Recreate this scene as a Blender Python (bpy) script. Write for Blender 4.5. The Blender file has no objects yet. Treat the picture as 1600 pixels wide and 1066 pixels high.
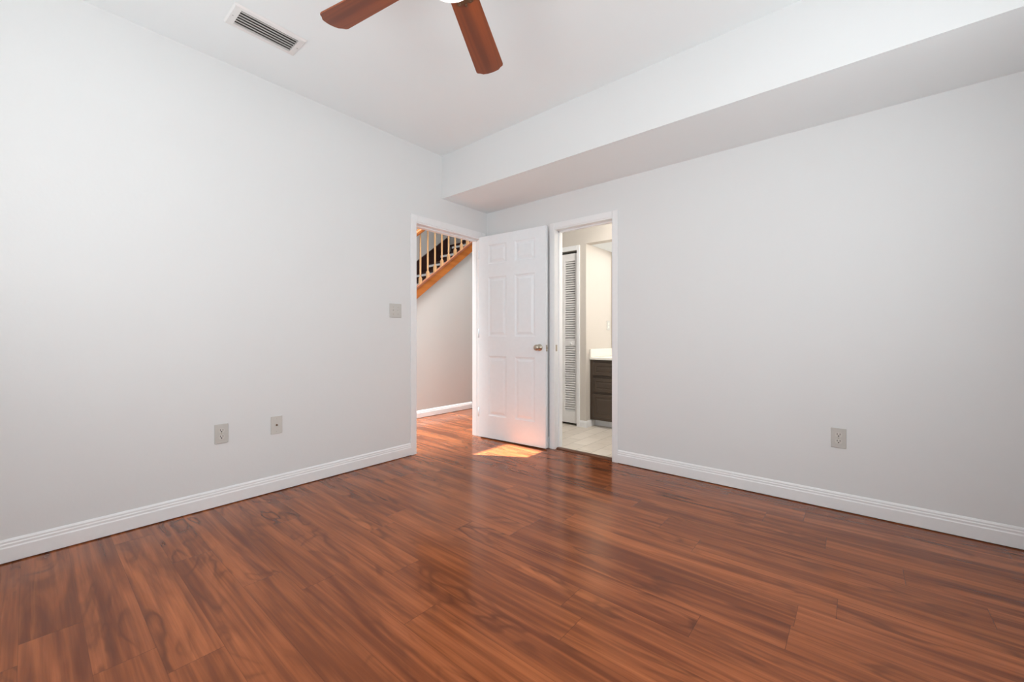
import bpy, bmesh, math, random
from mathutils import Vector, Matrix
random.seed(7)
SC = bpy.context.scene
COL = SC.collection
R = math.radians

# ------------------------------------------------------------------ camera
H = 1.045
cam_d = bpy.data.cameras.new('camera'); cam = bpy.data.objects.new('camera', cam_d); COL.objects.link(cam)
cam_d.sensor_width = 36.0; cam_d.lens = 36.0 * 640 / 1600
cam_d.shift_y = -7.5 / 1600
cam.location = (0, 0, H); cam.rotation_euler = (R(90), 0, R(40.2))
cam_d.clip_start = 0.02
SC.camera = cam
# ------------------------------------------------------------------ light
SC.view_settings.view_transform = 'Standard'; SC.view_settings.look = 'None'
SC.view_settings.gamma = 1; SC.view_settings.use_curve_mapping = False
SC.view_settings.exposure = 0.13
w = bpy.data.worlds.new('world'); SC.world = w; w.use_nodes = True
w.node_tree.nodes['Background'].inputs[0].default_value = (0.93, 0.97, 1.0, 1)
w.node_tree.nodes['Background'].inputs[1].default_value = 1.2

P_BACK, P_SIDE, P_HALL, P_VAN, P_BATH, P_HALLEND = 12.5, 23.0, 85.0, 2.0, 36.0, 38.0
def area(name, loc, rot, sx, sy, power, col):
    d = bpy.data.lights.new(name, 'AREA'); d.shape = 'RECTANGLE'; d.size = sx; d.size_y = sy
    d.energy = power; d.color = col
    o = bpy.data.objects.new(name, d); COL.objects.link(o); o.location = loc; o.rotation_euler = rot
    return o
X1, Y0 = 0.85, -0.65            # the two walls behind the camera
DAY = (0.92, 0.98, 1.0)
area('daylight_back', (-1.35, Y0 - 0.02, 1.57), (R(108), 0, 0), 1.8, 1.25, P_BACK, DAY)
area('daylight_side', (X1 + 0.02, 1.15, 1.57), (R(101), 0, R(90)), 1.6, 1.25, P_SIDE, DAY)
UPFILL = (0.86, 0.97, 1.0)       # added fill lamps at the windows, aimed up to brighten the ceiling
area('up_fill_back', (-1.0, Y0 + 0.0, 1.10), (R(138), 0, 0), 1.2, 0.45, 8.0, UPFILL)
area('up_fill_side', (X1 - 0.0, 0.75, 1.10), (R(140), 0, R(90)), 0.9, 0.45, 3.5, UPFILL)
a_ = area('hall_fill', (-3.66, 2.7, 5.1), (0, 0, 0), 0.8, 3.2, P_HALL, DAY); a_.data.spread = R(62)  # added narrow lamp below the high ceiling, brightens the hallway wall
area('hall_end_fill', (-3.68, Y0 + 0.05, 1.25), (R(90), 0, R(8)), 1.0, 2.1, P_HALLEND, DAY)  # added lamp at the unseen hall end, lights stairs and hallway wall
area('vanity_light', (-1.75, 4.45, 2.08), (0, 0, 0), 0.9, 0.25, P_VAN, (0.98, 0.98, 1.0))
area('bathroom_fill', (-1.15, 3.30, 2.05), (R(75), 0, R(15)), 0.8, 0.4, P_BATH, (1.0, 0.955, 0.90))  # added unseen fill lamp, evens the light on closet and vanity fronts
sd = bpy.data.lights.new('sun', 'SUN'); sd.energy = 29.0; sd.angle = R(0.6); sd.color = (1.0, 0.95, 0.88)
sun = bpy.data.objects.new('sun', sd); COL.objects.link(sun)
el = R(62); sdir = Vector((0.862 * math.cos(el), 0.508 * math.cos(el), -math.sin(el)))
sun.rotation_euler = sdir.to_track_quat('-Z', 'Y').to_euler(); sun.location = (-5, 1, 6)

# ------------------------------------------------------------------ materials
def new_mat(name):
    m = bpy.data.materials.new(name); m.use_nodes = True
    nt = m.node_tree; return m, nt, nt.nodes['Principled BSDF']
def N(nt, typ, **kw):
    n = nt.nodes.new(typ)
    for k, v in kw.items(): setattr(n, k, v)
    return n
def val(nt, op, a, b=None, c=None):
    n = N(nt, 'ShaderNodeMath', operation=op)
    for i, x in enumerate((a, b, c)):
        if x is None: continue
        if isinstance(x, (int, float)): n.inputs[i].default_value = x
        else: nt.links.new(x, n.inputs[i])
    return n.outputs[0]
def mixc(nt, fac, a, b):
    n = N(nt, 'ShaderNodeMix', data_type='RGBA')
    for s, x in ((0, fac), (6, a), (7, b)):
        if isinstance(x, (int, float)): n.inputs[s].default_value = x
        elif isinstance(x, tuple): n.inputs[s].default_value = (*x, 1)
        else: nt.links.new(x, n.inputs[s])
    return n.outputs[2]
def ramp(nt, fac, stops):
    n = N(nt, 'ShaderNodeValToRGB'); cr = n.color_ramp
    while len(cr.elements) < len(stops): cr.elements.new(0.5)
    for e, (p, c) in zip(cr.elements, stops):
        e.position = p; e.color = (*c, 1) if isinstance(c, tuple) else (c, c, c, 1)
    nt.links.new(fac, n.inputs[0]); return n.outputs[0]
def plaster(name, col, rough=0.55, bump=0.10):
    m, nt, b = new_mat(name)
    g = N(nt, 'ShaderNodeNewGeometry')
    n1 = N(nt, 'ShaderNodeTexNoise'); n1.inputs['Scale'].default_value = 55; n1.inputs['Detail'].default_value = 3
    n2 = N(nt, 'ShaderNodeTexNoise'); n2.inputs['Scale'].default_value = 9; n2.inputs['Detail'].default_value = 4
    for n in (n1, n2): nt.links.new(g.outputs['Position'], n.inputs['Vector'])
    s = val(nt, 'ADD', val(nt, 'MULTIPLY', n1.outputs[0], 0.5), n2.outputs[0])
    bp = N(nt, 'ShaderNodeBump'); bp.inputs['Strength'].default_value = bump; bp.inputs['Distance'].default_value = 0.006
    nt.links.new(s, bp.inputs['Height']); nt.links.new(bp.outputs[0], b.inputs['Normal'])
    v = N(nt, 'ShaderNodeTexNoise'); v.inputs['Scale'].default_value = 1.3
    nt.links.new(g.outputs['Position'], v.inputs['Vector'])
    c = mixc(nt, v.outputs[0], tuple(x * 0.985 for x in col), tuple(min(1, x * 1.01) for x in col))
    nt.links.new(c, b.inputs['Base Color']); b.inputs['Roughness'].default_value = rough
    b.inputs['Specular IOR Level'].default_value = 0.25
    return m
def paint(name, col, rough=0.35, metal=0.0, spec=0.5):
    m, nt, b = new_mat(name)
    g = N(nt, 'ShaderNodeNewGeometry'); v = N(nt, 'ShaderNodeTexNoise'); v.inputs['Scale'].default_value = 30
    nt.links.new(g.outputs['Position'], v.inputs['Vector'])
    c = mixc(nt, v.outputs[0], tuple(x * 0.97 for x in col), tuple(min(1, x * 1.02) for x in col))
    nt.links.new(c, b.inputs['Base Color'])
    b.inputs['Roughness'].default_value = rough; b.inputs['Metallic'].default_value = metal
    b.inputs['Specular IOR Level'].default_value = spec
    return m

WALL = plaster('wall_paint', (0.795, 0.80, 0.80))
CEIL = plaster('ceiling_paint', (0.905, 0.95, 0.965), bump=0.06)
HALL = plaster('hall_paint', (0.60, 0.575, 0.55))
TAUPE = plaster('bathroom_paint', (0.65, 0.60, 0.54))
TRIM = paint('trim_paint', (0.90, 0.90, 0.905), 0.30)
DOORM = paint('door_paint', (0.89, 0.925, 0.955), 0.32)
BIFOLD = paint('louvre_paint', (0.88, 0.86, 0.85), 0.45)
PLATE = paint('almond_plate', (0.60, 0.585, 0.55), 0.35)
PLATE2 = paint('almond_face', (0.66, 0.64, 0.60), 0.30)
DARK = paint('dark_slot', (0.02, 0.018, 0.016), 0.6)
NICKEL = paint('satin_nickel', (0.52, 0.46, 0.38), 0.28, 1.0)
BRONZE = paint('bronze', (0.20, 0.12, 0.07), 0.35, 0.9)
VENTM = paint('vent_enamel', (0.84, 0.83, 0.82), 0.4)
SLATM = paint('vent_slat', (0.62, 0.61, 0.59), 0.45)
CABM = paint('espresso_cabinet', (0.075, 0.052, 0.036), 0.35)
COUNTER = paint('cultured_marble', (0.90, 0.87, 0.80), 0.15)
WHITE = paint('white_riser', (0.95, 0.95, 0.96), 0.35)
GLASSY, nt_, b_ = new_mat('frosted_lamp')
b_.inputs['Base Color'].default_value = (0.95, 0.94, 0.92, 1); b_.inputs['Roughness'].default_value = 0.3
b_.inputs['Emission Color'].default_value = (1, 0.97, 0.92, 1); b_.inputs['Emission Strength'].default_value = 1.5
MIRROR, nt_, b_ = new_mat('mirror_glass')
b_.inputs['Metallic'].default_value = 1; b_.inputs['Base Color'].default_value = (0.92, 0.93, 0.93, 1); b_.inputs['Roughness'].default_value = 0.02

def wood(name, base, dark, axis='Y', rough=0.3, sc=1.0, generated=False, bands=3.0):
    """straight wood grain along one object axis"""
    m, nt, b = new_mat(name)
    tc = N(nt, 'ShaderNodeTexCoord'); mp = N(nt, 'ShaderNodeMapping')
    s = {'X': (1.2, 22, 22), 'Y': (22, 1.2, 22), 'Z': (22, 22, 1.2)}[axis]
    mp.inputs['Scale'].default_value = tuple(x * sc for x in s)
    nt.links.new(tc.outputs['Object'], mp.inputs['Vector'])
    n = N(nt, 'ShaderNodeTexNoise'); n.inputs['Scale'].default_value = 1.0; n.inputs['Detail'].default_value = 4
    n.inputs['Distortion'].default_value = 0.6
    nt.links.new(mp.outputs[0], n.inputs['Vector'])
    f = ramp(nt, n.outputs[0], [(0.30, 0.0), (0.70, 1.0)])
    nt.links.new(mixc(nt, f, dark, base), b.inputs['Base Color'])
    b.inputs['Roughness'].default_value = rough
    return m
OAK = wood('oak_stain', (0.50, 0.155, 0.026), (0.32, 0.09, 0.013), 'Y', 0.22)
BALU = wood('oak_baluster', (0.66, 0.40, 0.20), (0.50, 0.28, 0.13), 'Z', 0.3)
SHOE = wood('oak_shoe', (0.36, 0.13, 0.06), (0.25, 0.08, 0.04), 'Y', 0.3)
STEP = wood('dark_tread', (0.045, 0.012, 0.008), (0.018, 0.006, 0.005), 'X', 0.35)
BLADE = wood('fan_blade_wood', (0.36, 0.085, 0.022), (0.13, 0.030, 0.012), 'X', 0.35, sc=0.8)
THRESH = wood('threshold_strip', (0.20, 0.08, 0.04), (0.10, 0.04, 0.02), 'X', 0.3)

# laminate floor : uv = metres along / across the plank, attribute 'plank' = random per plank
FLOOR, nt, b = new_mat('cherry_laminate')
uv = N(nt, 'ShaderNodeUVMap'); uv.uv_map = 'UVMap'
sep = N(nt, 'ShaderNodeSeparateXYZ'); nt.links.new(uv.outputs[0], sep.inputs[0])
at = N(nt, 'ShaderNodeAttribute'); at.attribute_name = 'plank'
sa = N(nt, 'ShaderNodeSeparateColor'); nt.links.new(at.outputs['Color'], sa.inputs[0])
r1, r2, r3 = sa.outputs[0], sa.outputs[1], sa.outputs[2]
def vec(x, y, z):
    c = N(nt, 'ShaderNodeCombineXYZ')
    for i, q in enumerate((x, y, z)):
        if isinstance(q, (int, float)): c.inputs[i].default_value = q
        else: nt.links.new(q, c.inputs[i])
    return c.outputs[0]
U, V = sep.outputs[0], sep.outputs[1]
def noise(v, detail=2, dist=0.0, rough=0.5):
    n = N(nt, 'ShaderNodeTexNoise'); n.inputs['Scale'].default_value = 1.0
    n.inputs['Detail'].default_value = detail; n.inputs['Distortion'].default_value = dist
    n.inputs['Roughness'].default_value = rough
    nt.links.new(v, n.inputs['Vector']); return n.outputs[0]
o1 = val(nt, 'MULTIPLY', r1, 37.0); o2 = val(nt, 'MULTIPLY', r2, 53.0); o3 = val(nt, 'MULTIPLY', r3, 29.0)
grain = noise(vec(val(nt, 'MULTIPLY_ADD', U, 1.7, o1), val(nt, 'MULTIPLY_ADD', V, 6.5, o2), o3), 2.5, 0.9)
ringf = val(nt, 'SINE', val(nt, 'MULTIPLY', grain, 30.0))
rings = ramp(nt, val(nt, 'MULTIPLY_ADD', ringf, 0.5, 0.5), [(0.0, 1.0), (0.12, 0.55), (0.50, 0.0)])
broad = noise(vec(val(nt, 'MULTIPLY_ADD', U, 0.9, o2), val(nt, 'MULTIPLY_ADD', V, 9.0, o3), o1), 3.5, 1.1)
broadm = ramp(nt, broad, [(0.36, 0.0), (0.66, 1.0)])
fibre = noise(vec(val(nt, 'MULTIPLY_ADD', U, 5.0, o3), val(nt, 'MULTIPLY_ADD', V, 150.0, o1), o2), 3)
patchm = ramp(nt, noise(vec(val(nt, 'MULTIPLY_ADD', U, 1.0, o3), val(nt, 'MULTIPLY_ADD', V, 5.0, o2), 3.0), 1), [(0.42, 0.0), (0.60, 1.0)])
c = mixc(nt, broadm, (0.170, 0.042, 0.015), (0.530, 0.160, 0.056))
c = mixc(nt, val(nt, 'MULTIPLY', val(nt, 'MULTIPLY', rings, patchm), 0.80), c, (0.060, 0.016, 0.008))
c = mixc(nt, val(nt, 'MULTIPLY', r1, 0.30), c, (0.50, 0.148, 0.042))
c = mixc(nt, val(nt, 'MULTIPLY', r2, 0.25), c, (0.16, 0.040, 0.014))
c = mixc(nt, ramp(nt, fibre, [(0.35, 0.25), (0.65, 0.0)]), c, (0.12, 0.030, 0.010))
streak = noise(vec(val(nt, 'MULTIPLY_ADD', U, 1.3, o1), val(nt, 'MULTIPLY_ADD', V, 42.0, o3), o2), 3, 0.5)
c = mixc(nt, ramp(nt, streak, [(0.34, 0.48), (0.56, 0.0)]), c, (0.100, 0.025, 0.011))
c = mixc(nt, ramp(nt, streak, [(0.58, 0.0), (0.75, 0.35)]), c, (0.56, 0.18, 0.055))
# joint lines

du = N(nt, 'ShaderNodeUVMap'); du.uv_map = 'EdgeDist'
ds = N(nt, 'ShaderNodeSeparateXYZ'); nt.links.new(du.outputs[0], ds.inputs[0])
W_ = 0.15
dv = val(nt, 'SUBTRACT', W_ / 2, val(nt, 'ABSOLUTE', val(nt, 'SUBTRACT', ds.outputs[1], W_ / 2)))

jl = val(nt, 'MULTIPLY', val(nt, 'LESS_THAN', dv, 0.0009), 0.42)
je = val(nt, 'LESS_THAN', val(nt, 'MINIMUM', ds.outputs[0], 10.0), 0.0014)
j = val(nt, 'MAXIMUM', jl, je)
c = mixc(nt, val(nt, 'MULTIPLY', j, 0.75), c, (0.02, 0.008, 0.006))
nt.links.new(c, b.inputs['Base Color'])
rr = val(nt, 'MULTIPLY_ADD', fibre, 0.06, 0.14)
nt.links.new(rr, b.inputs['Roughness']); b.inputs['Specular IOR Level'].default_value = 0.5
b.inputs['IOR'].default_value = 1.7; b.inputs['Specular Tint'].default_value = (0.8, 0.3, 0.15, 1)
bp = N(nt, 'ShaderNodeBump'); bp.inputs['Strength'].default_value = 0.12; bp.inputs['Distance'].default_value = 0.002
nt.links.new(val(nt, 'MULTIPLY', fibre, 0.4), bp.inputs['Height'])
nt.links.new(bp.outputs[0], b.inputs['Normal'])

# bathroom tile (long side of each tile along y)
TILE, nt, b = new_mat('travertine_tile')
g = N(nt, 'ShaderNodeNewGeometry'); mp = N(nt, 'ShaderNodeMapping')
mp.inputs['Rotation'].default_value = (0, 0, R(90)); mp.inputs['Location'].default_value = (0.02, 0.115, 0)
nt.links.new(g.outputs['Position'], mp.inputs['Vector'])
bk = N(nt, 'ShaderNodeTexBrick'); bk.inputs['Scale'].default_value = 1.0
bk.inputs['Brick Width'].default_value = 0.31; bk.inputs['Row Height'].default_value = 0.155
bk.inputs['Mortar Size'].default_value = 0.003; bk.inputs['Mortar Smooth'].default_value = 0.2
bk.inputs['Color1'].default_value = (0.86, 0.77, 0.67, 1); bk.inputs['Color2'].default_value = (0.74, 0.65, 0.55, 1)
bk.inputs['Mortar'].default_value = (0.48, 0.41, 0.33, 1)
nt.links.new(mp.outputs[0], bk.inputs['Vector'])
n1 = N(nt, 'ShaderNodeTexNoise'); n1.inputs['Scale'].default_value = 14; n1.inputs['Detail'].default_value = 5
nt.links.new(g.outputs['Position'], n1.inputs['Vector'])
nt.links.new(mixc(nt, ramp(nt, n1.outputs[0], [(0.4, 0.0), (0.7, 0.35)]), bk.outputs[0], (0.90, 0.83, 0.74)), b.inputs['Base Color'])
b.inputs['Roughness'].default_value = 0.35

# ------------------------------------------------------------------ mesh helpers
WLOC = {}
def box(bm, x0, x1, y0, y1, z0, z1, bev=0.0, M=None):
    if x0 > x1: x0, x1 = x1, x0
    if y0 > y1: y0, y1 = y1, y0
    if z0 > z1: z0, z1 = z1, z0
    vs = [bm.verts.new((x, y, z)) for x in (x0, x1) for y in (y0, y1) for z in (z0, z1)]
    fs = [bm.faces.new([vs[i] for i in q]) for q in ((0, 1, 3, 2), (4, 6, 7, 5), (0, 4, 5, 1), (2, 3, 7, 6), (0, 2, 6, 4), (1, 5, 7, 3))]
    if bev:
        es = list({e for f in fs for e in f.edges})
        r = bmesh.ops.bevel(bm, geom=es, offset=bev, segments=2, profile=0.5, affect='EDGES')
        vs = list({v for f in r['faces'] for v in f.verts} | {v for v in vs if v.is_valid})
    if M is not None: bmesh.ops.transform(bm, matrix=M, verts=vs)
    return bm
def prism(bm, pts, axis, a, b):
    """polygon pts extruded along axis between a and b; pts are the other two coordinates in order"""
    def P(p, t):
        if axis == 'X': return (t, p[0], p[1])
        if axis == 'Y': return (p[0], t, p[1])
        return (p[0], p[1], t)
    A = [bm.verts.new(P(p, a)) for p in pts]; B = [bm.verts.new(P(p, b)) for p in pts]
    n = len(pts)
    fs = [bm.faces.new(A), bm.faces.new(B)] + [bm.faces.new((A[i], A[(i + 1) % n], B[(i + 1) % n], B[i])) for i in range(n)]
    bmesh.ops.recalc_face_normals(bm, faces=fs)
    return bm
def lathe(bm, prof, c=(0, 0, 0), seg=32, M=None):
    rings = []; vs = []
    for r, z in prof:
        if r < 1e-6: v = bm.verts.new((c[0], c[1], c[2] + z)); rings.append([v] * seg); vs.append(v)
        else:
            ring = [bm.verts.new((c[0] + r * math.cos(2 * math.pi * i / seg), c[1] + r * math.sin(2 * math.pi * i / seg), c[2] + z)) for i in range(seg)]
            rings.append(ring); vs += ring
    fs = []
    for a, b_ in zip(rings, rings[1:]):
        for i in range(seg):
            q = [a[i], a[(i + 1) % seg], b_[(i + 1) % seg], b_[i]]; u = []
            for v in q:
                if v not in u: u.append(v)
            if len(u) > 2: fs.append(bm.faces.new(u))
    bmesh.ops.recalc_face_normals(bm, faces=fs)
    for f in fs: f.smooth = True
    if M is not None: bmesh.ops.transform(bm, matrix=M, verts=vs)
    return bm
def B(): return bmesh.new()
def obj(name, bm, mat, parent=None, **tags):
    me = bpy.data.meshes.new(name)
    bmesh.ops.recalc_face_normals(bm, faces=bm.faces)
    base = WLOC[parent.name] if parent else None
    if base is None:                       # a top-level mesh keeps its origin at the middle of its base
        xs = [v.co for v in bm.verts]
        o0 = Vector(((min(v.x for v in xs) + max(v.x for v in xs)) / 2, (min(v.y for v in xs) + max(v.y for v in xs)) / 2, min(v.z for v in xs)))
    else: o0 = base
    bmesh.ops.translate(bm, verts=bm.verts, vec=-o0)
    bm.to_mesh(me); bm.free()
    if isinstance(mat, (list, tuple)):
        for m in mat: me.materials.append(m)
    else: me.materials.append(mat)
    o = bpy.data.objects.new(name, me); COL.objects.link(o)
    if parent: o.parent = parent
    else: o.location = o0
    WLOC[o.name] = Vector(o0)
    for k, v in tags.items(): o[k] = v
    return o
def thing(name, label, cat, loc, group=None, kind=None):
    o = bpy.data.objects.new(name, None); COL.objects.link(o); o.location = loc; o.empty_display_size = 0.1
    WLOC[o.name] = Vector(loc)
    o['label'] = label; o['category'] = cat
    if group: o['group'] = group
    if kind: o['kind'] = kind
    return o
def struct(name, bm, mat, label=None, cat=None, parent=None):
    o = obj(name, bm, mat, parent)
    if parent is None:
        o['kind'] = 'structure'
        if label: o['label'] = label
        if cat: o['category'] = cat
    return o

# ------------------------------------------------------------------ room shell
XA, YB, T = -3.0, 3.145, 0.12          # faces of left wall and right wall, wall thickness
ZC, ZS = 2.745, 2.343                  # ceiling, underside of bulkhead
A0, A1, AH = 2.229, 3.048, 2.062       # hall doorway in left wall
B0, B1, BH = -2.142, -1.562, 2.036     # bathroom doorway in right wall
YEND, ZHALL, XF, XS = 6.0, 5.2, -5.15, -4.28

# floor of planks
def plank_floor():
    bm = B(); uvl = bm.loops.layers.uv.new('UVMap'); el_ = bm.loops.layers.uv.new('EdgeDist')
    cl = bm.loops.layers.float_color.new('plank')
    fixed = {6: [-1.80, -0.858], 5: [-2.17, -0.99], 9: [-0.746], 10: [-0.54], 18: [-0.063], 11: [-0.047], 14: [0.33]}
    ymin = 0.13 - 0.15 * 6
    rnd = random.Random(21)
    k = 0; y = ymin
    while y < YEND:
        xl, xr = XF - 0.1, X1 + 0.1
        if y > YB + 0.04: xr = XA
        cuts = fixed.get(k - 0, None)
        st = (cuts[0] if cuts else xl - rnd.uniform(0, 1.2))
        row = [st] if not cuts else list(cuts)
        while row[0] > xl: row.insert(0, row[0] - 1.21)
        while row[-1] < xr: row.append(row[-1] + 1.21)
        for a, b2 in zip(row, row[1:]):
            a_, b3 = max(a, xl), min(b2, xr)
            if b3 <= a_: continue
            y2 = y + 0.15
            col = (rnd.random(), rnd.random(), rnd.random(), 1)
            vs = [bm.verts.new(p) for p in ((a_, y, 0), (b3, y, 0), (b3, y2, 0), (a_, y2, 0))]
            f = bm.faces.new(vs)
            for l, (px, py) in zip(f.loops, ((a_, y), (b3, y), (b3, y2), (a_, y2))):
                l[uvl].uv = (px - a, py - y); l[el_].uv = (px - a, py - y); l[cl] = col
        y += 0.15; k += 1
    return bm
FIX_K = 6
fl = plank_floor()
struct('floor', fl, FLOOR, 'glossy cherry red laminate plank floor running through to the hallway', 'floor')
bm = B(); box(bm, XA + 0.0, -0.4, YB + 0.062, 4.9, 0.0005, 0.004)
struct('floor', bm, TILE, 'cream stone tile floor seen through the bathroom doorway', 'floor')
bm = B(); box(bm, XF - 0.2, X1 + 0.2, Y0 - 0.2, YEND + 0.2, -0.12, -0.06)
struct('floor', bm, CEIL, 'subfloor slab under the rooms', 'floor')

bm = B()
XB = XA - T
box(bm, XB, XA, Y0 - T, A0, 0, ZHALL)
box(bm, XB, XA, A1, YEND, 0, ZHALL)
box(bm, XB, XA, A0, A1, AH, ZHALL)
struct('wall_left', bm, WALL, 'long plain white wall with the hallway doorway at its far end', 'wall')
bm = B()
box(bm, XA, B0, YB, YB + T, 0, ZC + 0.1)
box(bm, B1, X1 + T, YB, YB + T, 0, ZC + 0.1)
box(bm, B0, B1, YB, YB + T, BH, ZC + 0.1)
struct('wall_right', bm, WALL, 'plain white wall with the bathroom doorway and a single outlet', 'wall')
def wall_win(name, axis, c, lo, hi, w0, w1, z0, z1, label):
    bm = B()
    if axis == 'Y':
        f = lambda a, b2, p, q: box(bm, a, b2, c - T, c, p, q)
    else:
        f = lambda a, b2, p, q: box(bm, c, c + T, a, b2, p, q)
    f(lo, w0, 0, ZC + .1); f(w1, hi, 0, ZC + .1); f(w0, w1, 0, z0); f(w0, w1, z1, ZC + .1)
    struct(name, bm, WALL, label, 'wall')
    bm = B(); s = 0.04
    if axis == 'Y': g = lambda a, b2, p, q: box(bm, a, b2, c - 0.09, c - 0.03, p, q)
    else: g = lambda a, b2, p, q: box(bm, c + 0.03, c + 0.09, a, b2, p, q)
    g(w0, w0 + s, z0, z1); g(w1 - s, w1, z0, z1); g(w0 + s, w1 - s, z0, z0 + s); g(w0 + s, w1 - s, z1 - s, z1)
    mz = (z0 + z1) / 2; g(w0 + s, w1 - s, mz - .015, mz + .015)
    return bm
bm = wall_win('wall_back', 'Y', Y0, XA, X1 + T, -2.25, -0.45, 0.92, 2.22, 'white wall with a window behind the viewpoint')
struct('window_1', bm, TRIM, 'white window frame in the back wall', 'window')
bm = wall_win('wall_side', 'X', X1, Y0, YB, 0.35, 1.95, 0.92, 2.22, 'white wall with a window beside the viewpoint')
struct('window_2', bm, TRIM, 'white window frame in the side wall', 'window')
bm = B(); box(bm, XA, X1 + T, Y0 - T, YB, ZC, ZC + 0.1)
struct('ceiling', bm, CEIL, 'flat off-white ceiling above the fan and air vent', 'ceiling')
bm = B(); box(bm, XA, X1, 2.527, YB, ZS, ZC, 0)
for f in bm.faces:
    if abs(f.normal.z) > 0.5 or all(abs(v.co.z - ZS) < 1e-4 for v in f.verts): f.material_index = 1  # underside gets the paler ceiling paint to make up for missing light
struct('wall_bulkhead', bm, [WALL, CEIL], 'white boxed bulkhead running along the top of the right wall', 'bulkhead')

# baseboards
PROF = [(0, 0.006), (0.014, 0.006), (0.014, 0.070), (0.011, 0.076), (0.011, 0.086), (0.008, 0.091), (0.008, 0.099), (0.003, 0.108), (0, 0.108)]
def base_left(name, y0, y1, label):
    bm = B(); prism(bm, [(XA + d, z) for d, z in PROF], 'Y', y0, y1)
    struct(name, bm, TRIM, label, 'baseboard')
def base_right(name, x0, x1, label):
    bm = B(); prism(bm, [(YB - d, z) for d, z in PROF], 'X', x0, x1)
    struct(name, bm, TRIM, label, 'baseboard')
CW = 0.060
base_left('baseboard_left', Y0, A0 - CW, 'white moulded baseboard along the left wall')
base_right('baseboard_right', B1 + 0.052, X1, 'white moulded baseboard along the right wall')
base_right('baseboard_corner', XA + 0.02, B0 - CW, 'short white baseboard behind the open door')

# door casings + jambs
bm = B()
cas = 0.010
def casA(a, b2, z0, z1): box(bm, XA, XA + cas, a, b2, z0, z1, 0.003)
casA(A0 - CW, A0, 0, AH + CW); casA(A1, A1 + CW, 0, AH + CW); casA(A0, A1, AH, AH + CW)
struct('trim_1', bm, TRIM, 'white casing around the hallway doorway', 'door casing')
bm = B(); J = 0.010
box(bm, XB - 0.004, XA + 0.004, A0 - 0.001, A0 + J * 0.2, 0, AH); box(bm, XB - 0.004, XA + 0.004, A1 - J * 0.3, A1 + 0.001, 0, AH)
box(bm, XB - 0.004, XA + 0.004, A0, A1, AH - 0.012, AH)
box(bm, XB + 0.02, XB + 0.065, A0, A0 + 0.010, 0, AH - 0.012); box(bm, XB + 0.02, XB + 0.065, A1 - 0.008, A1, 0, AH - 0.012)
box(bm, XB + 0.02, XB + 0.065, A0, A1, AH - 0.024, AH - 0.012)
struct('trim_2', bm, TRIM, 'white jamb lining the hallway doorway', 'door jamb')
bm = B(); CB = 0.052
def casB(a, b2, z0, z1): box(bm, a, b2, YB - cas, YB, z0, z1, 0.003)
casB(B0 - CB, B0, 0, BH + CB); casB(B1, B1 + CB, 0, BH + CB); casB(B0, B1, BH, BH + CB)
struct('trim_3', bm, TRIM, 'white casing around the bathroom doorway', 'door casing')
jt = thing('trim_4', 'white jamb lining the bathroom doorway', 'door jamb', (B0, YB + T / 2, 0), kind='structure')
bm = B()
box(bm, B0 - 0.001, B0 + 0.003, YB - 0.004, YB + T + 0.004, 0, BH); box(bm, B1 - 0.003, B1 + 0.001, YB - 0.004, YB + T + 0.004, 0, BH)
box(bm, B0, B1, YB - 0.004, YB + T + 0.004, BH - 0.010, BH)
box(bm, B0 + .003, B0 + 0.013, YB + 0.055, YB + 0.092, 0, BH - 0.010); box(bm, B1 - 0.013, B1 - .003, YB + 0.055, YB + 0.092, 0, BH - 0.010)
box(bm, B0 + .003, B1 - .003, YB + 0.055, YB + 0.092, BH - 0.022, BH - 0.010)
obj('door_jamb', bm, TRIM, jt)
bm = B(); box(bm, B0 + 0.003, B0 + 0.0045, YB + 0.012, YB + 0.036, 0.905, 0.965)
obj('strike_plate', bm, NICKEL, jt, label='small metal strike plate on the bathroom door jamb')
bm = B(); prism(bm, [(YB + 0.02, 0), (YB + 0.02, 0.006), (YB + 0.035, 0.012), (YB + 0.062, 0.012), (YB + 0.075, 0.004), (YB + 0.075, 0)], 'X', B0 + 0.004, B1 - 0.004)
struct('trim_5', bm, THRESH, 'brown threshold strip between wood floor and bathroom tile', 'threshold')

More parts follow.
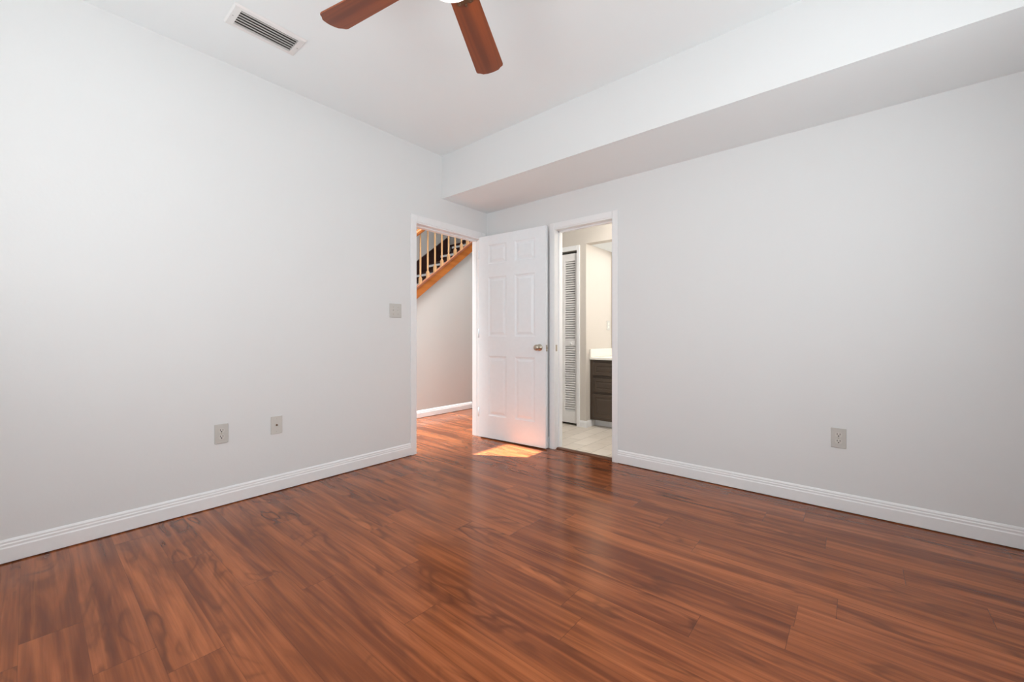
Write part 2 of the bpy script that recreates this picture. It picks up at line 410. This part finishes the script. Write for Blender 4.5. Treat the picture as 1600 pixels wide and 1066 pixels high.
# ------------------------------------------------------------------ six panel door leaf
HX, HY = -2.990, 3.011
ang = math.atan2(3.0747 - 3.0109, 2.9946 - 2.176)
LM = Matrix.Translation((HX, HY, 0)) @ Matrix.Rotation(ang, 4, 'Z')     # local x along the leaf, y towards the wall
door = thing('door_1', 'white six-panel door swung open against the right wall, with a nickel knob', 'door', (HX, HY, 0), kind='structure')
def leaf(w_, z0, z1, th, xs, zs):
    bm = B()
    gx = [0] + [v for p in xs for v in p] + [w_]; gz = [z0] + [v for p in zs for v in p] + [z1]
    for side, yy, s in ((0, 0.0, 1), (1, th, -1)):
        grid = [[bm.verts.new((x, yy, z)) for z in gz] for x in gx]
        for i in range(len(gx) - 1):
            for k in range(len(gz) - 1):
                q = [grid[i][k], grid[i + 1][k], grid[i + 1][k + 1], grid[i][k + 1]]
                if i % 2 == 1 and k % 2 == 1:
                    xa, xb, za, zb = gx[i], gx[i + 1], gz[k], gz[k + 1]
                    prev = q
                    for ins, dep in ((0.010, 0.006), (0.022, 0.0075), (0.045, 0.001)):
                        cur = [bm.verts.new((x, yy + s * dep, z)) for x, z in ((xa + ins, za + ins), (xb - ins, za + ins), (xb - ins, zb - ins), (xa + ins, zb - ins))]
                        for n in range(4): bm.faces.new((prev[n], prev[(n + 1) % 4], cur[(n + 1) % 4], cur[n]))
                        prev = cur
                    bm.faces.new(prev)
                else: bm.faces.new(q)
    c8 = {}
    for x in (0, w_):
        vs = [bm.verts.new(p) for p in ((x, 0, z0), (x, th, z0), (x, th, z1), (x, 0, z1))]; bm.faces.new(vs)
    for z in (z0, z1):
        vs = [bm.verts.new(p) for p in ((0, 0, z), (w_, 0, z), (w_, th, z), (0, th, z))]; bm.faces.new(vs)
    bmesh.ops.remove_doubles(bm, verts=bm.verts, dist=1e-5)
    return bm
bm = leaf(0.800, 0.012, 2.064, 0.035, [(0.122, 0.352), (0.452, 0.684)], [(0.240, 0.845), (1.042, 1.642), (1.775, 1.968)])
bmesh.ops.transform(bm, matrix=LM, verts=bm.verts)
obj('door_panel', bm, DOORM, door)
bm = B()
KM = LM @ Matrix.Translation((0.735, 0, 0.940)) @ Matrix.Rotation(R(90), 4, 'X')
lathe(bm, [(0.0, 0.0), (0.032, 0.0), (0.032, 0.004), (0.026, 0.009), (0.013, 0.012), (0.011, 0.030), (0.016, 0.036), (0.026, 0.045), (0.029, 0.055), (0.026, 0.065), (0.015, 0.071), (0, 0.072)], M=KM)
knob = obj('knob', bm, NICKEL, door, label='satin nickel round door knob')
bm = B()
box(bm, 0.800, 0.8015, 0.005, 0.030, 0.905, 0.965, M=LM)
box(bm, 0.800, 0.811, 0.011, 0.024, 0.925, 0.947, 0.002, M=LM)
obj('latch_plate', bm, NICKEL, door, label='metal latch plate on the door edge')
for hz in (0.22, 1.03, 1.84):
    bm = B(); lathe(bm, [(0, 0), (0.006, 0), (0.006, 0.09), (0, 0.09)], (-0.004, -0.004, hz), 12, M=LM)
    obj('hinge', bm, DOORM, door)

# ------------------------------------------------------------------ hallway and staircase
SL = 0.775
def zl(y): return 1.535 + SL * (y - 3.2)      # lower edge of stringer
def zu(y): return 1.655 + SL * (y - 3.2)      # upper edge
ylow = 3.2 - 1.535 / SL + 0.03
bm = B()
prism(bm, [(ylow, 0), (YEND, 0), (YEND, zl(YEND)), (ylow, zl(ylow))], 'X', XS - 0.06, XS)
struct('wall_hall', bm, HALL, 'taupe grey hallway wall under the staircase', 'wall')
bm = B(); box(bm, XF - T, XF, Y0 - T, YEND, 0, ZHALL)
struct('wall_stair', bm, HALL, 'grey wall on the far side of the staircase', 'wall')
bm = B(); box(bm, XF - T, XB, YEND, YEND + T, 0, ZHALL); box(bm, XF - T, XB, Y0 - 2 * T, Y0 - T, 0, ZHALL)
struct('wall_hallend', bm, HALL, 'end walls of the hallway', 'wall')
sx0, sx1, sy0, sy1 = -5.03, -4.30, 0.72, 1.60      # added unseen roof opening, shaped to throw the sun patch through the doorway
bm = B()
for a, b2, c_, d_ in ((XF - T, sx0, Y0, YEND), (sx1, XA, Y0, YEND), (sx0, sx1, Y0, sy0), (sx0, sx1, sy1, YEND)):
    box(bm, a, b2, c_, d_, ZHALL, ZHALL + 0.12)
struct('ceiling', bm, CEIL, 'high ceiling over the stairwell with an added opening that shapes the sun patch', 'ceiling')
bm = B(); prism(bm, [(XS + d, z * 0.90) for d, z in PROF], 'Y', ylow + 0.02, 4.16)
struct('baseboard_hall', bm, TRIM, 'white baseboard along the hallway wall', 'baseboard')
bm = B(); box(bm, XS, XS + 0.05, 4.165, 4.24, 0, 0.125, 0.003)
obj('plinth_block', bm, STEP, label='small dark wood block at the end of the white hallway baseboard', category='block')

stair = thing('staircase', 'wooden staircase with oak banister seen through the hallway doorway', 'staircase', (XS - 0.3, 3.2, 0))
ytop = 5.4
bm = B(); y_a = ylow - 0.0
prism(bm, [(y_a, zl(y_a)), (ytop, zl(ytop)), (ytop, zu(ytop)), (y_a, zu(y_a))], 'X', XS - 0.02, XS + 0.025)
obj('stringer', bm, OAK, stair, label='honey oak stringer board')
bm = B(); prism(bm, [(y_a, zu(y_a)), (ytop, zu(ytop)), (ytop, zu(ytop) + 0.028), (y_a, zu(y_a) + 0.028)], 'X', XS - 0.025, XS + 0.030)
obj('shoe_rail', bm, SHOE, stair, label='reddish shoe rail on top of the stringer')
bm = B()
zr = lambda y: 2.325 + SL * (y - 3.2)
pr = [(-0.030, 0.0), (0.030, 0.0), (0.034, 0.02), (0.034, 0.045), (0.022, 0.068), (0, 0.076), (-0.022, 0.068), (-0.034, 0.045), (-0.034, 0.02)]
A_ = [bm.verts.new((XS + x, y_a, zr(y_a) + z)) for x, z in pr]; B_ = [bm.verts.new((XS + x, ytop, zr(ytop) + z)) for x, z in pr]
bm.faces.new(A_); bm.faces.new(B_)
for i in range(len(pr)): bm.faces.new((A_[i], A_[(i + 1) % len(pr)], B_[(i + 1) % len(pr)], B_[i]))
obj('handrail', bm, OAK, stair, label='oak handrail')
k = 0; yb = 3.248
ys = [yb + 0.1183 * i for i in range(-16, 18)]
proto = None
for y in ys:
    if y < y_a + 0.05 or y > ytop - 0.05: continue
    if proto is None:
        bm = B(); z0 = zu(y) + 0.014; z1 = zr(y) + 0.012; s = 0.0165
        prism(bm, [(XS - s, y - s), (XS + s, y - s), (XS + s, y + s), (XS - s, y + s)], 'Z', z0, z0 + 0.085)
        hh = z1 - z0
        lathe(bm, [(0.016, 0.083), (0.015, 0.095), (0.009, 0.104), (0.009, 0.112), (0.0135, 0.122), (0.0115, 0.135), (0.0125, 0.30), (0.0105, hh - 0.06), (0.0095, hh)], (XS, y, z0), 12)
        proto = obj('baluster', bm, BALU, stair); py = y
    else:
        o = proto.copy(); COL.objects.link(o); o.parent = stair
        o.location = (0, y - py, SL * (y - py))
# steps
RUN, RISE = 0.236, 0.236 * SL
for i in range(-11, 6):
    yk = 4.05 + RUN * i; zt = 2.185 + RISE * i          # riser face, tread top
    if zt < 0.02: continue
    bm = B(); box(bm, XF + 0.001, XS - 0.02, yk - 0.022, yk + RUN + 0.004, zt - 0.028, zt, 0.003)
    obj('tread', bm, STEP, stair)
    zb = max(0.0, zt - RISE)
    bm = B(); box(bm, XF + 0.001, XS - 0.02, yk, yk + 0.016, zb, zt - 0.028)
    rs = obj('riser', bm, STEP, stair)
    bm = B(); box(bm, XF + 0.03, XS - 0.02, yk - 0.004, yk, zt - 0.062, zt - 0.030)
    obj('riser_strip', bm, WHITE, rs, label='white painted strip under the stair nosing')
bm = B(); zk = lambda y: 2.325 + SL * (y - 4.005)
prism(bm, [(y_a + .3, zk(y_a + .3) - 0.42), (4.47, zk(4.47) - 0.42), (4.47, zk(4.47)), (y_a + .3, zk(y_a + .3))], 'X', XF, XF + 0.03)
obj('skirt_board', bm, STEP, stair, label='dark skirt board on the far side of the stairs')

# ------------------------------------------------------------------ bathroom
YC, XR, YM, ZH, ZBC = 4.103, -2.365, 4.74, 2.100, 2.44
bm = B(); CX0, CX1, CZ = -3.0, -2.480, 2.040         # bifold closet opening
box(bm, CX1, XR, YC, YC + 0.11, 0, ZH); box(bm, CX0, CX1, YC, YC + 0.11, CZ, ZH)
box(bm, XA, -0.4, YC, YC + 0.11, ZH, ZBC)
box(bm, XR - 0.1, XR, YC + 0.11, YM, 0, ZH)
struct('wall_closet', bm, TAUPE, 'taupe bathroom wall around the closet and over the vanity', 'wall')
bm = B(); box(bm, XR, -0.4, YC + 0.11, YM + T, ZH, ZH + 0.08)
struct('ceiling', bm, CEIL, 'low white ceiling over the vanity', 'ceiling')
bm = B(); box(bm, XR - 0.1, -0.4, YM, YM + T, 0, ZH); box(bm, -0.4, -0.28, YB + T, YM + T, 0, ZBC)
struct('wall_bathroom', bm, TAUPE, 'bathroom walls behind and beside the vanity', 'wall')
bm = B(); box(bm, XA, -0.28, YB + T, YC + 0.11, ZBC, ZBC + 0.1)
struct('ceiling', bm, CEIL, 'bathroom ceiling', 'ceiling')
bm = B()
box(bm, CX1, CX1 + 0.038, YC - 0.014, YC, 0, ZH - 0.005, 0.003); box(bm, CX0, CX1, YC - 0.014, YC, CZ, ZH - 0.005, 0.003)
struct('trim_6', bm, TRIM, 'white casing of the louvred closet', 'door casing')
bm = B(); BB = [(0, .004), (0.012, .004), (0.012, 0.060), (0.006, 0.080), (0, 0.080)]
prism(bm, [(YC - d, z) for d, z in BB], 'X', CX1 + 0.04, XR + 0.012)
prism(bm, [(XR + d, z) for d, z in BB], 'Y', YC - 0.0, 4.29)
struct('baseboard_bathroom', bm, TRIM, 'short white baseboard between the closet and the vanity', 'baseboard')
bm = B(); box(bm, CX0, CX1, YC + 0.09, YC + 0.10, 0, CZ)  # closet shade painted as a dark sheet behind the slats
struct('wall_closet_shade', bm, DARK, 'dark sheet standing for the shade inside the closet behind the louvred door', 'wall')
# louvred bifold door
bf = thing('door_2', 'white louvred bifold closet door in the bathroom', 'door', (-2.74, YC + 0.03, 0), kind='structure')
bx0, bx1, by0, by1 = -2.72, -2.488, YC + 0.010, YC + 0.040
for (px0, px1) in ((bx0, bx1), (bx0 - 0.236, bx0 - 0.004)):
    sl, sr = px0 + 0.066, px1 - 0.026
    bm = B()
    box(bm, px0, sl, by0, by1, 0.030, 2.012, 0.002); box(bm, sr, px1, by0, by1, 0.030, 2.012, 0.002)
    box(bm, sl, sr, by0, by1, 0.030, 0.165, 0.002); box(bm, sl, sr, by0, by1, 0.930, 1.000, 0.002); box(bm, sl, sr, by0, by1, 1.925, 2.012, 0.002)
    fr = obj('door_frame', bm, BIFOLD, bf)
    bm = B()
    for za, zb in ((0.165, 0.930), (1.000, 1.925)):
        n = int(round((zb - za) / 0.0274))
        for i in range(n):
            zc = za + (i + 0.5) * (zb - za) / n
            prism(bm, [(by0 + 0.002, zc - 0.0085), (by0 + 0.006, zc - 0.0125), (by1 - 0.004, zc + 0.0085), (by1 - 0.008, zc + 0.0125)], 'X', sl - 0.002, sr + 0.002)
    obj('louvre_slats', bm, BIFOLD, bf)
bm = B(); lathe(bm, [(0, 0), (0.007, 0), (0.006, 0.010), (0.014, 0.018), (0.014, 0.024), (0, 0.028)], M=Matrix.Translation((-2.560, by0, 0.960)) @ Matrix.Rotation(R(90), 4, 'X'), seg=16)
obj('knob', bm, TRIM, bf)
# vanity
van = thing('vanity_cabinet', 'dark brown bathroom vanity cabinet with raised-panel drawers', 'cabinet', (-1.8, 4.46, 0))
VX0, VX1, VY = XR + 0.003, -0.9, 4.195
bm = B(); box(bm, VX0, VX1, VY + 0.02, YM - 0.002, 0.088, 0.775)
box(bm, VX0, VX0 + 0.04, VY, VY + 0.02, 0.088, 0.775); box(bm, -1.93, -1.89, VY, VY + 0.02, 0.088, 0.775); box(bm, VX1 - 0.04, VX1, VY, VY + 0.02, 0.088, 0.775)
for z0, z1 in ((0.088, 0.12), (0.75, 0.775), (0.574, 0.594), (0.388, 0.408)): box(bm, VX0 + 0.04, -1.93, VY, VY + 0.02, z0, z1)
for z0, z1 in ((0.088, 0.12), (0.75, 0.775)): box(bm, -1.89, VX1 - 0.04, VY, VY + 0.02, z0, z1)
obj('body', bm, CABM, van)
bm = B(); box(bm, VX0, VX1, 4.300, 4.312, 0.004, 0.088)
obj('toe_kick', bm, TRIM, van, label='white toe kick board')
def rpanel(x0, x1, z0, z1, yf):
    bm = B(); th = 0.018
    outer = [(x0, z0), (x1, z0), (x1, z1), (x0, z1)]
    prev = [bm.verts.new((x, yf + 0.006, z)) for x, z in outer]
    back = [bm.verts.new((x, yf + th, z)) for x, z in outer]; bm.faces.new(back)
    for n in range(4): bm.faces.new((prev[n], prev[(n + 1) % 4], back[(n + 1) % 4], back[n]))
    for ins, y in ((0.006, 0.0), (0.034, 0.0), (0.040, 0.006), (0.046, 0.006), (0.058, 0.001)):
        cur = [bm.verts.new((x, yf + y, z)) for x, z in ((x0 + ins, z0 + ins), (x1 - ins, z0 + ins), (x1 - ins, z1 - ins), (x0 + ins, z1 - ins))]
        for n in range(4): bm.faces.new((prev[n], prev[(n + 1) % 4], cur[(n + 1) % 4], cur[n]))
        prev = cur
    bm.faces.new(prev); return bm
for z0, z1 in ((0.596, 0.742), (0.410, 0.568), (0.122, 0.384)):
    obj('drawer', rpanel(VX0 + 0.042, -1.925, z0, z1, VY - 0.018), CABM, van)
for x0, x1 in ((-1.885, -1.417), (-1.411, -0.943)):
    obj('door', rpanel(x0, x1, 0.122, 0.748, VY - 0.018), CABM, van)
ct = thing('vanity_countertop', 'cream vanity countertop with raised side splash on the dark cabinet', 'countertop', (-1.8, 4.46, 0.776))
bm = B(); box(bm, VX0, VX1 + 0.01, VY - 0.022, YM - 0.001, 0.776, 0.802, 0.004)
obj('countertop', bm, COUNTER, ct)
bm = B(); box(bm, VX0, VX0 + 0.018, VY - 0.016, YM - 0.02, 0.802, 0.896, 0.003)
obj('side_splash', bm, COUNTER, ct)
bm = B(); box(bm, VX0 + 0.018, VX1 + 0.01, YM - 0.02, YM - 0.001, 0.802, 0.896, 0.003)
obj('back_splash', bm, COUNTER, ct)
mr = thing('wall_mirror', 'frameless mirror above the vanity, just inside the doorway edge', 'mirror', (-1.6, YM - 0.004, 0.90))
bm = B(); box(bm, XR + 0.012, -0.92, YM - 0.007, YM - 0.001, 0.905, 2.06)
obj('mirror_glass', bm, MIRROR, mr)
bm = B(); box(bm, XR + 0.006, XR + 0.012, YM - 0.009, YM - 0.001, 0.905, 2.06)
obj('edge_strip', bm, NICKEL, mr, label='thin metal mirror edge strip')

# ------------------------------------------------------------------ plates on walls
def frame_left(y, z): return Matrix(((0, 0, 1, XA), (1, 0, 0, y), (0, 1, 0, z), (0, 0, 0, 1)))       # local x->world y, y->z, z->+x
def frame_right(x, z): return Matrix(((1, 0, 0, x), (0, 0, -1, YB), (0, 1, 0, z), (0, 0, 0, 1)))      # normal -> -y
def frame_return(y, z): return Matrix(((0, 0, 1, XR), (1, 0, 0, y), (0, 1, 0, z), (0, 0, 0, 1)))
def plate_bm(M, w_=0.070, h_=0.116):
    bm = B(); box(bm, -w_ / 2, w_ / 2, -h_ / 2, h_ / 2, 0.0005, 0.006, 0.0022, M=M); return bm
def screw(M, x, y):
    bm = B(); lathe(bm, [(0, 0.0055), (0.0032, 0.0055), (0.0032, 0.0068), (0, 0.0072)], (x, y, 0), 12, M=M); return bm
def outlet(M, label):
    t = thing('electrical_outlet', label, 'outlet', M.to_translation() - Vector((0, 0, 0.058)), 'electrical outlets')
    obj('cover_plate', plate_bm(M, 0.072, 0.118), PLATE, t)
    for s in (-1, 1):
        bm = B(); pts = []
        for i in range(24):
            a = 2 * math.pi * i / 24; pts.append((0.017 * math.cos(a), s * 0.0195 + max(-0.0135, min(0.0135, 0.017 * math.sin(a)))))
        prism(bm, pts, 'Z', 0.0058, 0.0078); bmesh.ops.transform(bm, matrix=M, verts=bm.verts)
        rc = obj('receptacle', bm, PLATE2, t)
        bm = B()
        box(bm, -0.0080, -0.0052, s * 0.0195 - 0.001, s * 0.0195 + 0.009, 0.0078, 0.0083, M=M)
        box(bm, 0.0052, 0.0080, s * 0.0195 - 0.001, s * 0.0195 + 0.009, 0.0078, 0.0083, M=M)
        lathe(bm, [(0, 0.0077), (0.0035, 0.0077), (0.0035, 0.0083), (0, 0.0083)], (0, s * 0.0195 - 0.007, 0), 12, M=M)
        obj('slots', bm, DARK, rc)
    obj('screw', screw(M, 0, 0), NICKEL, t)
outlet(frame_left(0.772, 0.4445), 'almond duplex outlet on the left wall, nearer the camera')
outlet(frame_right(-0.0895, 0.434), 'almond duplex outlet low on the right wall')
M = frame_left(1.0855, 0.446)
t = thing('cable_plate', 'almond cable jack plate on the left wall beside the outlet', 'wall plate', M.to_translation() - Vector((0, 0, 0.058)))
obj('cover_plate', plate_bm(M, 0.072, 0.118), PLATE2, t)
bm = B(); lathe(bm, [(0, 0.0055), (0.0065, 0.0055), (0.0065, 0.008), (0.0045, 0.008), (0.0045, 0.014), (0.002, 0.014), (0.002, 0.010), (0, 0.010)], M=M, seg=16)
obj('coaxial_jack', bm, BRONZE, t)
for s in (-1, 1): obj('screw', screw(M, 0, s * 0.042), PLATE, t)
M = frame_left(2.0155, 1.2615)
t = thing('light_switch', 'almond double light switch plate beside the hallway doorway', 'light switch', M.to_translation() - Vector((0, 0, 0.058)))
obj('cover_plate', plate_bm(M, 0.116, 0.118), PLATE, t)
for s in (-1, 1):
    bm = B(); box(bm, s * 0.023 - 0.006, s * 0.023 + 0.006, -0.013, 0.013, 0.0055, 0.0072, 0.0004, M=M)
    box(bm, s * 0.023 - 0.004, s * 0.023 + 0.004, -0.001, 0.008, 0.006, 0.016, 0.001, M=M)
    obj('toggle', bm, PLATE2, t)
    for q in (-1, 1): obj('screw', screw(M, s * 0.023, q * 0.030), NICKEL, t)
M = frame_return(4.645, 1.178)
t = thing('wall_plate', 'small outlet plate on the bright bathroom wall above the countertop', 'wall plate', M.to_translation() - Vector((0, 0, 0.055)))
obj('cover_plate', plate_bm(M, 0.085, 0.112), PLATE, t)
bm = B(); box(bm, -0.016, 0.016, -0.034, -0.004, 0.0055, 0.0085, 0.001, M=M); box(bm, -0.016, 0.016, 0.004, 0.034, 0.0055, 0.0085, 0.001, M=M)
obj('receptacle', bm, COUNTER, t)

# ------------------------------------------------------------------ ceiling air vent
VXa, VXb, VYa, VYb = -2.612, -2.418, 0.680, 1.040
t = thing('air_vent', 'white rectangular louvred air vent in the ceiling near the left wall', 'air vent', ((VXa + VXb) / 2, (VYa + VYb) / 2, ZC - 0.014))
ixa, ixb, iya, iyb = -2.578, -2.443, 0.717, 1.002
bm = B()
o4 = [(VXa, VYa), (VXb, VYa), (VXb, VYb), (VXa, VYb)]
i4 = [(ixa, iya), (ixb, iya), (ixb, iyb), (ixa, iyb)]
m4 = [(VXa + 0.008, VYa + 0.008), (VXb - 0.008, VYa + 0.008), (VXb - 0.008, VYb - 0.008), (VXa + 0.008, VYb - 0.008)]
rings_ = [[bm.verts.new((x, y, z)) for x, y in pts] for pts, z in ((o4, ZC - 0.0005), (m4, ZC - 0.009), (i4, ZC - 0.012), (i4, ZC - 0.001))]
for a, b2 in zip(rings_, rings_[1:]):
    for n in range(4): bm.faces.new((a[n], a[(n + 1) % 4], b2[(n + 1) % 4], b2[n]))
obj('frame', bm, VENTM, t)
bm = B(); box(bm, ixa, ixb, iya, iyb, ZC - 0.0022, ZC - 0.0004)
obj('backing', bm, paint('vent_throat_shade', (0.06, 0.055, 0.05), 0.6), t)  # dark colour stands for the shade in the duct behind the slats
for i in range(6):
    xc = ixb - 0.0125 - i * 0.0222
    bm = B(); prism(bm, [(xc - 0.0065, ZC - 0.0085), (xc - 0.0060, ZC - 0.0073), (xc + 0.0065, ZC - 0.0102), (xc + 0.0065, ZC - 0.0116)], 'Y', iya, iyb)
    obj('slat', bm, SLATM, t)
for y in (VYa + 0.018, VYb - 0.018):
    bm = B(); lathe(bm, [(0, -0.0125), (0.0035, -0.0115), (0.0035, -0.008), (0, -0.008)], ((VXa + VXb) / 2, y, ZC), 10)
    obj('screw', bm, SLATM, t)

# ------------------------------------------------------------------ ceiling fan
FX, FY, FZ = -1.136, 0.990, 2.42
fan = thing('ceiling_fan', 'ceiling fan with reddish wood blades hanging at the top of the frame', 'ceiling fan', (FX, FY, ZC))
bm = B(); lathe(bm, [(0, 0), (0.07, 0), (0.072, -0.012), (0.055, -0.045), (0.02, -0.06), (0, -0.06)], (FX, FY, ZC - 0.0005)); obj('canopy', bm, BRONZE, fan)
bm = B(); lathe(bm, [(0.0125, 0), (0.0125, -0.16), (0, -0.16), ], (FX, FY, ZC - 0.05), 16); obj('downrod', bm, BRONZE, fan)
bm = B(); lathe(bm, [(0, 0.125), (0.03, 0.125), (0.085, 0.105), (0.115, 0.07), (0.118, 0.04), (0.10, 0.02), (0.075, 0.004), (0.07, -0.03), (0, -0.03)], (FX, FY, FZ)); obj('motor_housing', bm, BRONZE, fan)
bm = B(); lathe(bm, [(0, -0.03), (0.055, -0.03), (0.06, -0.06), (0.075, -0.075), (0, -0.075)], (FX, FY, FZ)); obj('light_fitter', bm, BRONZE, fan)
bm = B(); lathe(bm, [(0.07, -0.072), (0.088, -0.076), (0.090, -0.088), (0.080, -0.106), (0.055, -0.120), (0.03, -0.1265), (0, -0.128)], (FX, FY, FZ + 0.008)); obj('light_globe', bm, GLASSY, fan, label='white glass light globe')
def blade_bm():
    bm = B(); out = []
    Lr, Lt, w0, w1 = 0.150, 0.655, 0.056, 0.071
    out = [(Lr + 0.006, -w0 + 0.012), (Lr + 0.02, -w0)]
    cr = 0.016
    # tip: corners rounded, end bulging outwards
    out += [(Lt - 0.022 - cr, -w1), (Lt - 0.022 - cr * 0.3, -w1 + cr * 0.25), (Lt - 0.020, -w1 + cr)]
    for i in range(1, 8):
        v = -w1 + cr + (2 * (w1 - cr)) * i / 8; out.append((Lt - 0.020 + 0.020 * (1 - (v / w1) ** 2), v))
    out += [(Lt - 0.020, w1 - cr), (Lt - 0.022 - cr * 0.3, w1 - cr * 0.25), (Lt - 0.022 - cr, w1)]
    out += [(Lr + 0.02, w0), (Lr + 0.006, w0 - 0.012)]
    prism(bm, out, 'Z', -0.003, 0.003); return bm
def iron_bm():
    bm = B()
    prism(bm, [(0.075, -0.020), (0.12, -0.012), (0.15, -0.016), (0.185, -0.034), (0.200, -0.034), (0.205, -0.02), (0.195, -0.008), (0.222, 0.0), (0.195, 0.008), (0.205, 0.02), (0.200, 0.034), (0.185, 0.034), (0.15, 0.016), (0.12, 0.012), (0.075, 0.020)], 'Z', -0.008, -0.0035)
    for x, y in ((0.19, -0.024), (0.19, 0.024), (0.205, 0.0)): lathe(bm, [(0, -0.0115), (0.005, -0.0100), (0.005, -0.008), (0, -0.008)], (x, y, 0), 10)
    return bm
for i in range(5):
    a = R(119.6 + 72 * i)
    Mx = Matrix.Rotation(a, 4, 'Z') @ Matrix.Rotation(R(-11), 4, 'X')
    for nm, fn, mt in (('blade', blade_bm, BLADE), ('blade_iron', iron_bm, BRONZE)):
        bm = fn(); me = bpy.data.meshes.new(nm); bmesh.ops.recalc_face_normals(bm, faces=bm.faces); bm.to_mesh(me); bm.free(); me.materials.append(mt)
        o = bpy.data.objects.new(nm, me); COL.objects.link(o); o.parent = fan
        o.matrix_local = Matrix.Translation((0, 0, FZ - ZC)) @ Mx
